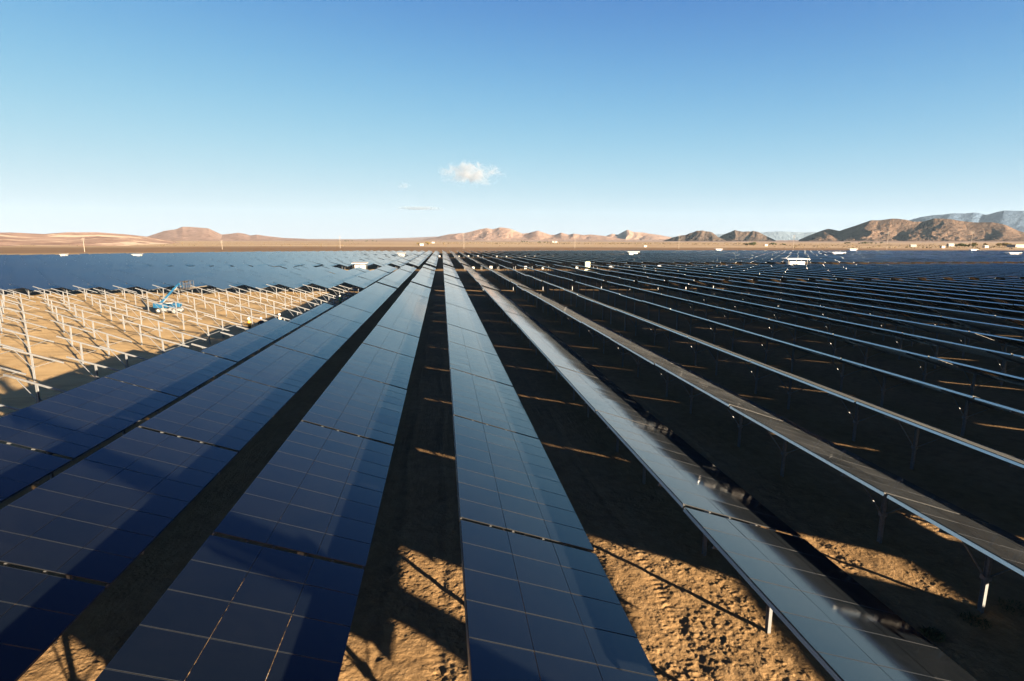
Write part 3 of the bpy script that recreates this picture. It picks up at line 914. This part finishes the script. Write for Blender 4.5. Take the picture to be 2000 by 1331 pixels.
# ------------------------------------------------------------------ workers
def cloth(name, low, high, skin=(0.38, 0.22, 0.15)):
    m = mat(name, low, 0.85)
    t = NT(m)
    g = t.new('ShaderNodeTexCoord'); sp = t.new('ShaderNodeSeparateXYZ'); t.link(g.outputs['Object'], sp.inputs[0])
    z = sp.outputs['Z']
    c = t.mix(t.math('GREATER_THAN', z, 0.96), low, high)
    c = t.mix(t.math('GREATER_THAN', z, 1.47), c, skin)
    c = t.mix(t.math('LESS_THAN', z, 0.09), c, (0.06, 0.04, 0.03))
    t.link(c, t.b.inputs['Base Color'])
    return m
def person(px, py, top, label, vest, trousers, shirt, turn, reach=0.0):
    x, y = at(px, py, top)
    root = empty('person', (x, y, 0), turn)
    tag(root, label, 'person')
    r = reach
    V_ = [((0, 0, 0.95), 0.135), ((0, 0.01, 1.12), 0.125), ((0, 0.01, 1.34), 0.15), ((0, 0.01, 1.47), 0.065), ((0, 0.03, 1.56), 0.075), ((0, 0.035, 1.68), 0.095), ((0, 0.03, 1.76), 0.06)]
    E_ = [(0, 1), (1, 2), (2, 3), (3, 4), (4, 5), (5, 6)]
    for sx in (-1, 1):
        i = len(V_)
        V_ += [((0.10 * sx, 0, 0.88), 0.095), ((0.12 * sx, 0.03, 0.50), 0.068), ((0.13 * sx, -0.02, 0.09), 0.048), ((0.14 * sx, 0.13, 0.045), 0.042)]
        E_ += [(0, i), (i, i + 1), (i + 1, i + 2), (i + 2, i + 3)]
        i = len(V_)
        V_ += [((0.20 * sx, 0.0, 1.40), 0.062), ((0.27 * sx, 0.02 + 0.14 * r, 1.14 + 0.16 * r), 0.046), ((0.25 * sx, 0.14 + 0.3 * r, 0.93 + 0.42 * r), 0.034), ((0.24 * sx, 0.19 + 0.38 * r, 0.86 + 0.46 * r), 0.036)]
        E_ += [(2, i), (i, i + 1), (i + 1, i + 2), (i + 2, i + 3)]
    me = bpy.data.meshes.new('body')
    me.from_pydata([v_[0] for v_ in V_], E_, [])
    ob = link('body', me, root)
    me.materials.append(cloth('work_clothes', trousers, shirt))
    sk = ob.modifiers.new('skin', 'SKIN'); sk.use_smooth_shade = True
    for d, (_, rad) in zip(me.skin_vertices[0].data, V_): d.radius = (rad, rad)
    me.skin_vertices[0].data[0].use_root = True
    sb = ob.modifiers.new('sub', 'SUBSURF'); sb.levels = sb.render_levels = 2
    # vest: an open shell round the trunk
    mb = MB(); n = 20
    rings = [(0.98, 0.185, 0.15), (1.15, 0.18, 0.15), (1.30, 0.205, 0.17), (1.41, 0.19, 0.155), (1.47, 0.12, 0.115)]
    for z, a, b_ in rings:
        for k in range(n):
            g = 2 * math.pi * k / n
            mb.v.append((a * math.cos(g), 0.01 + b_ * math.sin(g), z))
    for i in range(len(rings) - 1):
        for k in range(n):
            j = (k + 1) % n
            mb.f.append((i * n + k, i * n + j, (i + 1) * n + j, (i + 1) * n + k)); mb.m.append(0)
    if vest is not None:
        mb.build('safety_vest', vest, root)
    hb = MB(); n = 18
    rr = [(0.0, 0.128), (0.02, 0.122), (0.07, 0.112), (0.12, 0.075), (0.14, 0.01)]
    for z, a in rr:
        for k in range(n):
            g = 2 * math.pi * k / n
            hb.v.append((a * 0.95 * math.cos(g), 0.035 + a * 1.12 * math.sin(g) + (0.03 if z == 0 and math.sin(g) > 0.5 else 0), 1.69 + z))
    for i in range(len(rr) - 1):
        for k in range(n):
            j = (k + 1) % n
            hb.f.append((i * n + k, i * n + j, (i + 1) * n + j, (i + 1) * n + k)); hb.m.append(0)
    hb.build('hard_hat', M_WHITE, root)
    return root
V_OR = mat('vest_orange', (0.70, 0.30, 0.015), 0.7)
V_GR = mat('vest_green', (0.25, 0.70, 0.05), 0.7)
V_TN = mat('jacket_tan', (0.60, 0.50, 0.36), 0.8)
person(486, 620.5, 1.83, 'worker in yellow-orange vest and white hard hat beside the part-built row', V_OR, (0.03, 0.035, 0.05), (0.7, 0.55, 0.2), 2.6, 0.5)
person(509.5, 619.5, 1.83, 'worker in dark clothes and white hard hat just right of the orange vest', None, (0.03, 0.035, 0.05), (0.04, 0.045, 0.06), 0.5, 0.3)
person(546, 612.5, 1.83, 'worker in tan jacket and white hard hat at the upper panel edge', V_TN, (0.35, 0.28, 0.2), (0.55, 0.46, 0.33), 1.8, 0.7)
person(664, 577, 1.83, 'worker in bright green vest and white hard hat in the shade near the far frames', V_GR, (0.03, 0.04, 0.06), (0.05, 0.06, 0.08), 2.2, 0.4)
person(676, 580.5, 1.83, 'worker in dark jacket standing right of the green vest', None, (0.03, 0.04, 0.06), (0.05, 0.06, 0.09), -1.2, 0.4)

# ------------------------------------------------------------------ power poles on the plain
M_POLE = mat('pole_weathered', (0.24, 0.21, 0.18), 0.8)
def power_pole(px, y_top, dist, label, arms=2):
    x, y = out(px, dist)
    z0 = float(ground_height(np.array(x), np.array(y)))
    d = ray(px, y_top); top = CAM_Z + dist * d[2] / math.hypot(d[0], d[1])
    root = empty('power_pole', (x, y, z0), -0.35)
    tag(root, label, 'power pole', 'power poles crossing the plain')
    H = top - z0
    b = MB(); b.tube((0, 0, -0.5), (0, 0, H), 0.26, 0.16, 10); b.build('pole', M_POLE, root)
    for i in range(arms):
        z = H - 0.8 - 2.0 * i
        a = MB(); a.bar((-1.9, 0, z), (1.9, 0, z), 0.14, 0.18); ob = a.build('crossarm', M_POLE, root)
        for q in (-1.9, -0.9, 0.9, 1.9):
            k = MB(); k.tube((q, 0, z + 0.12), (q, 0, z + 0.5), 0.11, 0.07, 8); k.build('insulator', M_GREYWHITE, ob)
for a in ((163, 465, 640, 'tall pale power pole before the quarried hills, leftmost of the poles'),
          (433, 470, 760, 'pale power pole under the right shoulder of the pink hill'),
          (664, 461, 830, 'pale power pole on the flat skyline left of the middle hills'),
          (906, 456, 800, 'pale power pole in front of the tallest middle hill'),
          (1123, 461, 860, 'pale power pole in front of the low end of the middle hills'),
          (1326, 458, 860, 'pale power pole at the left foot of the dark butte'),
          (1550, 460, 900, 'pale power pole in the gap left of the large brown hills'),
          (1733, 452, 900, 'pale power pole below the brown hills, nearer their tallest top'),
          (1897, 451, 900, 'pale power pole below the right end of the brown hills')):
    power_pole(*a)

# ------------------------------------------------------------------ far farm buildings
M_ROOF = mat('tin_roof', (0.45, 0.43, 0.42), 0.5)
M_PLASTER = mat('weathered_plaster', (0.30, 0.285, 0.26), 0.8)
M_WALLT = mat('stucco', (0.62, 0.52, 0.40), 0.9)
def barn(px, dist, w, h, label, white=True, rz=0.0, flat=False):
    w, h = w * 0.55, h * 0.75
    x, y = out(px, dist)
    z0 = float(ground_height(np.array(x), np.array(y)))
    root = empty('shed' if flat else 'farm_building', (x, y, z0), rz)
    tag(root, label, 'building', 'farm buildings on the plain')
    d = min(w * 0.5, 14)
    b = MB(); b.box(-w / 2, w / 2, -d / 2, d / 2, -1, h); wl_ = b.build('wall', M_PLASTER if white else M_WALLT, root)
    b = MB()
    e = 0.5
    if flat: b.box(-w / 2 - e, w / 2 + e, -d / 2 - e, d / 2 + e, h, h + 0.35)
    else:
        r_ = h + d * 0.28
        b.quad([(-w / 2 - e, -d / 2 - e, h), (w / 2 + e, -d / 2 - e, h), (w / 2 + e, 0, r_), (-w / 2 - e, 0, r_)])
        b.quad([(w / 2 + e, d / 2 + e, h), (-w / 2 - e, d / 2 + e, h), (-w / 2 - e, 0, r_), (w / 2 + e, 0, r_)])
        b.quad([(-w / 2 - e, d / 2 + e, h), (-w / 2 - e, -d / 2 - e, h), (-w / 2 - e, 0, r_)])
        b.quad([(w / 2 + e, -d / 2 - e, h), (w / 2 + e, d / 2 + e, h), (w / 2 + e, 0, r_)])
    b.build('roof', M_ROOF if not flat else M_PLASTER, root)
    b = MB(); b.box(-w * 0.1, w * 0.1, -d / 2 - 0.06, -d / 2 - 0.003, 0, h * 0.8); b.build('door', M_GREY, root)
for a in ((190, 1500, 26, 3.6, 'long low white shed far off before the quarried hills', True, 0.2, True),
          (301, 1650, 18, 3.6, 'pale house below the foot of the pink hill', False, -0.2),
          (823, 1150, 14, 4, 'tan house below the left slope of the middle hills', False, 0.4),
          (846, 1700, 16, 4.2, 'white roofed house right of the tan house', True, 0.1),
          (1083, 2100, 34, 5, 'long white barn beside dark trees below the middle hills', True, 0.1),
          (1260, 1020, 11, 3.4, 'white trailer standing alone on brown soil', True, 0.15, True),
          (1496, 1250, 12, 4, 'tan house among the dark scrub trees', False, 0.2),
          (1784, 1250, 17, 4, 'white house below the brown hills', True, -0.3),
          (1842, 1100, 12, 4, 'white trailer beside the farm trees', True, 0.1, True),
          (1858, 1350, 20, 5.5, 'white gabled farmhouse among pale trees', True, -0.2),
          (1926, 1150, 14, 4, 'tan farm shed right of the gabled farmhouse', False, 0.2),
          (1990, 1250, 52, 5.5, 'long white shed at the right border', True, 0.05, True)):
    barn(*a)

# ------------------------------------------------------------------ trees of the farms and shrubs of the plain
def leaf_mat(name, a, b):
    m = mat(name, a, 0.8, spec=0.2)
    t = NT(m)
    t.link(t.ramp(t.noise(t.obj(), 1.1, 3), [(0.35, a), (0.65, b)]), t.b.inputs['Base Color'])
    return m
M_LEAF = leaf_mat('leaf_dark', (0.035, 0.05, 0.02), (0.09, 0.10, 0.045))
M_LEAF2 = leaf_mat('leaf_straw', (0.12, 0.10, 0.04), (0.30, 0.22, 0.09))
M_BARK = mat('bark', (0.10, 0.07, 0.05), 0.9)
def tree_meshes(seed, r, h):
    g = np.random.default_rng(seed)
    mb = MB()
    lobes = [(g.normal(0, r * 0.38), g.normal(0, r * 0.38), h * g.uniform(0.45, 0.85), r * g.uniform(0.38, 0.62)) for _ in range(7)]
    for (cx, cy, cz, lr) in lobes:
        for _ in range(46):
            d = g.normal(size=3); d /= np.linalg.norm(d)
            p = np.array((cx, cy, cz)) + d * lr * g.uniform(0.55, 1.05) * np.array((1, 1, 0.75))
            u = g.normal(size=3); u /= np.linalg.norm(u); w_ = np.cross(u, g.normal(size=3)); w_ /= np.linalg.norm(w_)
            q = r * g.uniform(0.10, 0.2)
            mb.quad([p - u * q, p + w_ * q * 0.8, p + u * q, p - w_ * q * 0.8])
    tr = MB(); tr.tube((0, 0, -0.4), (0.1, 0, h * 0.4), r * 0.09, r * 0.06, 8)
    for _ in range(4):
        a = g.uniform(0, 6.28); tr.tube((0.1, 0, h * 0.38), (math.cos(a) * r * 0.5, math.sin(a) * r * 0.5, h * 0.72), r * 0.05, r * 0.02, 6)
    return mb, tr
protos = []
for i in range(6):
    mb, tr = tree_meshes(200 + i, 2.6 + 0.5 * (i % 3), 4.6 + 0.9 * (i % 3))
    root = empty('tree', (0, 0, -40))
    mb.build('crown', M_LEAF if i < 4 else M_LEAF2, root); tr.build('trunk', M_BARK, root)
    protos.append(root)
clumps = [(1050, 1085, 2000, 8, 'beside the white barn below the middle hills', 'dark'), (1452, 1480, 1300, 8, 'left of the tan house amid scrub', 'dark'),
          (1505, 1535, 1400, 6, 'right of the tan house amid scrub', 'dark'), (1645, 1740, 1900, 14, 'in the dark grove below the brown hills', 'dark'),
          (1868, 1905, 1200, 9, 'left of the gabled farmhouse', 'dark'), (1880, 1985, 1320, 13, 'around the farm sheds on the right', 'straw'),
          (650, 745, 2700, 12, 'in the faint far grove on the flat skyline', 'dark'), (815, 838, 1170, 3, 'around the tan house before the middle hills', 'straw'),
          (1015, 1030, 2300, 3, 'left of the white barn trees', 'dark')]
usedp = set()
for (a, b_, dist, n, where, kind) in clumps:
    for j in range(n):
        i = random.choice((0, 1, 2, 3)) if kind == 'dark' else random.choice((4, 5))
        o = protos[i] if i not in usedp else copy_tree(protos[i])
        usedp.add(i)
        x, y = out(random.uniform(a, b_), dist * random.uniform(0.96, 1.05))
        o.location = (x, y, float(ground_height(np.array(x), np.array(y))))
        sc = random.uniform(0.8, 1.25)
        o.scale = (sc * 1.15, sc * 1.15, sc); o.rotation_euler = (0, 0, random.uniform(0, 6.28))
        tag(o, ('dark green' if kind == 'dark' else 'straw yellow') + ' small tree ' + where, 'tree', 'farm trees ' + where)
for i, p in enumerate(protos):
    if i not in usedp:
        for ch in list(p.children): bpy.data.objects.remove(ch)
        bpy.data.objects.remove(p)

M_SCRUB = leaf_mat('scrub_dry', (0.07, 0.06, 0.03), (0.20, 0.15, 0.08))
def scrub():
    mb = MB(); g = np.random.default_rng(5)
    bands = [(-100, 2100, 1000, 2600, 500, 0.9), (850, 1480, 1500, 2000, 700, 1.5), (300, 700, 1050, 1700, 150, 1.0), (1500, 2100, 1000, 1700, 350, 1.2)]
    for (a, b, d0, d1, n, r) in bands:
        for _ in range(n):
            x, y = out(g.uniform(a, b), g.uniform(d0, d1))
            z = float(ground_height(np.array(x), np.array(y)))
            s = r * g.uniform(0.5, 1.5)
            for _ in range(5):
                p = np.array((x, y, z + s * 0.5)) + g.normal(size=3) * s * np.array((0.7, 0.7, 0.25))
                u = g.normal(size=3); u /= np.linalg.norm(u); w_ = np.cross(u, g.normal(size=3)); w_ /= np.linalg.norm(w_)
                mb.quad([p - u * s * 0.6, p + w_ * s * 0.5, p + u * s * 0.6, p - w_ * s * 0.5])
    return mb
tag(scrub().build('desert_scrub', M_SCRUB), 'dark low desert scrub dotted over the far plain', 'scrub', kind='stuff')

# weeds and stalks in the foreground
M_WEED = leaf_mat('weed_green', (0.05, 0.06, 0.025), (0.12, 0.12, 0.05))
def weed_mesh(seed, n, r, h):
    g = np.random.default_rng(seed); mb = MB()
    for _ in range(n):
        a, q = g.uniform(0, 6.28), r * math.sqrt(g.uniform(0, 1))
        x, y, hh = math.cos(a) * q, math.sin(a) * q, h * g.uniform(0.4, 1.1)
        dx, dy = g.normal(0, 0.05, 2)
        w_ = g.uniform(0.006, 0.016); b = g.uniform(0, 3.14); ux, uy = math.cos(b) * w_, math.sin(b) * w_
        mb.quad([(x - ux, y - uy, -0.03), (x + ux, y + uy, -0.03), (x + dx * 0.6 + ux, y + dy * 0.6 + uy, hh * 0.6), (x + dx * 0.6 - ux, y + dy * 0.6 - uy, hh * 0.6)])
        mb.quad([(x + dx * 0.6 - ux, y + dy * 0.6 - uy, hh * 0.6), (x + dx * 0.6 + ux, y + dy * 0.6 + uy, hh * 0.6), (x + dx * 1.5, y + dy * 1.5, hh)])
    return mb.mesh('weed', M_WEED)
wms = [weed_mesh(70 + i, 150, 0.22 + 0.08 * i, 0.09) for i in range(3)]
for i, (px, py) in enumerate(((1822, 1240), (1905, 1215), (1985, 1190))):
    x, y = at(px, py)
    o = link('weed', wms[i % 3], None, (x, y, 0.0), (0, 0, i * 1.3))
    tag(o, 'low green weed tuft in the shaded soil at the lower right', 'weed', 'weed tufts between the right-hand rows')

# ------------------------------------------------------------------ clouds
def cloud(px, py, dist, w, h, d, dens, seed, label, thresh=0.5, scale=5.0, color=(0.46, 0.51, 0.59)):
    dr = ray(px, py); n_ = math.hypot(dr[0], dr[1])
    loc = dr / n_ * dist
    me = bpy.data.meshes.new('cloud')
    mb = MB(); mb.box(-1, 1, -1, 1, -1, 1)
    m = bpy.data.materials.new('cloud_vapour'); m.use_nodes = True
    nt = m.node_tree; nt.nodes.clear()
    t = NT.__new__(NT); t.n, t.l, t.b = nt.nodes, nt.links, None
    o_ = t.new('ShaderNodeOutputMaterial'); pv = t.new('ShaderNodeVolumePrincipled')
    tc = t.new('ShaderNodeTexCoord')
    ln = t.new('ShaderNodeVectorMath', operation='LENGTH'); t.link(tc.outputs['Object'], ln.inputs[0])
    mp = t.new('ShaderNodeMapping'); mp.inputs['Location'].default_value = (seed, seed * 0.7, 0); mp.inputs['Scale'].default_value = (w / h * 0.75, d / h * 0.75, 1)
    t.link(tc.outputs['Object'], mp.inputs['Vector'])
    f = t.noise(mp.outputs['Vector'], scale * 0.35, 8, 0.68, 0.6)
    q = t.math('SUBTRACT', t.math('MULTIPLY', f, 3.2), t.math('MULTIPLY', ln.outputs['Value'], 1.15))
    q = t.math('MULTIPLY', t.math('SUBTRACT', q, thresh), 1.6, True)
    t.link(t.math('MULTIPLY', q, dens), pv.inputs['Density'])
    pv.inputs['Color'].default_value = (*color, 1); pv.inputs['Anisotropy'].default_value = 0.1
    t.link(pv.outputs['Volume'], o_.inputs['Volume'])
    o = mb.build('cloud', m, None, (loc[0], loc[1], CAM_Z + loc[2]), (0, 0, -math.atan2(dr[0], dr[1])))
    o.scale = (w / 2, d / 2, h / 2)
    tag(o, label, 'cloud')
    return o
cloud(920, 339, 12000, 1500, 600, 700, 0.006, 2.3, 'small white puffy cloud, brightest and highest of the clouds', 0.82)
cloud(790, 363, 14000, 420, 240, 300, 0.003, 5.1, 'tiny faint white wisp left of the puffy cloud', 0.9)
cloud(818, 407, 21000, 1900, 170, 500, 0.006, 8.7, 'thin grey flat cloud streak lowest above the skyline', 0.62, 3.5, (0.34, 0.42, 0.52))  # darker vapour colour stands in for this streak lying in shade

# ------------------------------------------------------------------ haze
HAZE = 1.3e-5
if HAZE:
    mb = MB(); mb.box(-14000, 14000, -200, 13800, -12, 760)
    m = bpy.data.materials.new('desert_air'); m.use_nodes = True
    nt = m.node_tree; nt.nodes.clear()
    o_ = nt.nodes.new('ShaderNodeOutputMaterial'); pv = nt.nodes.new('ShaderNodeVolumePrincipled')
    pv.inputs['Color'].default_value = (0.50, 0.74, 1.0, 1)
    pv.inputs['Density'].default_value = HAZE
    nt.links.new(pv.outputs['Volume'], o_.inputs['Volume'])
    tag(mb.build('haze', m), 'thin pale desert air between here and the hills', 'haze', kind='stuff')
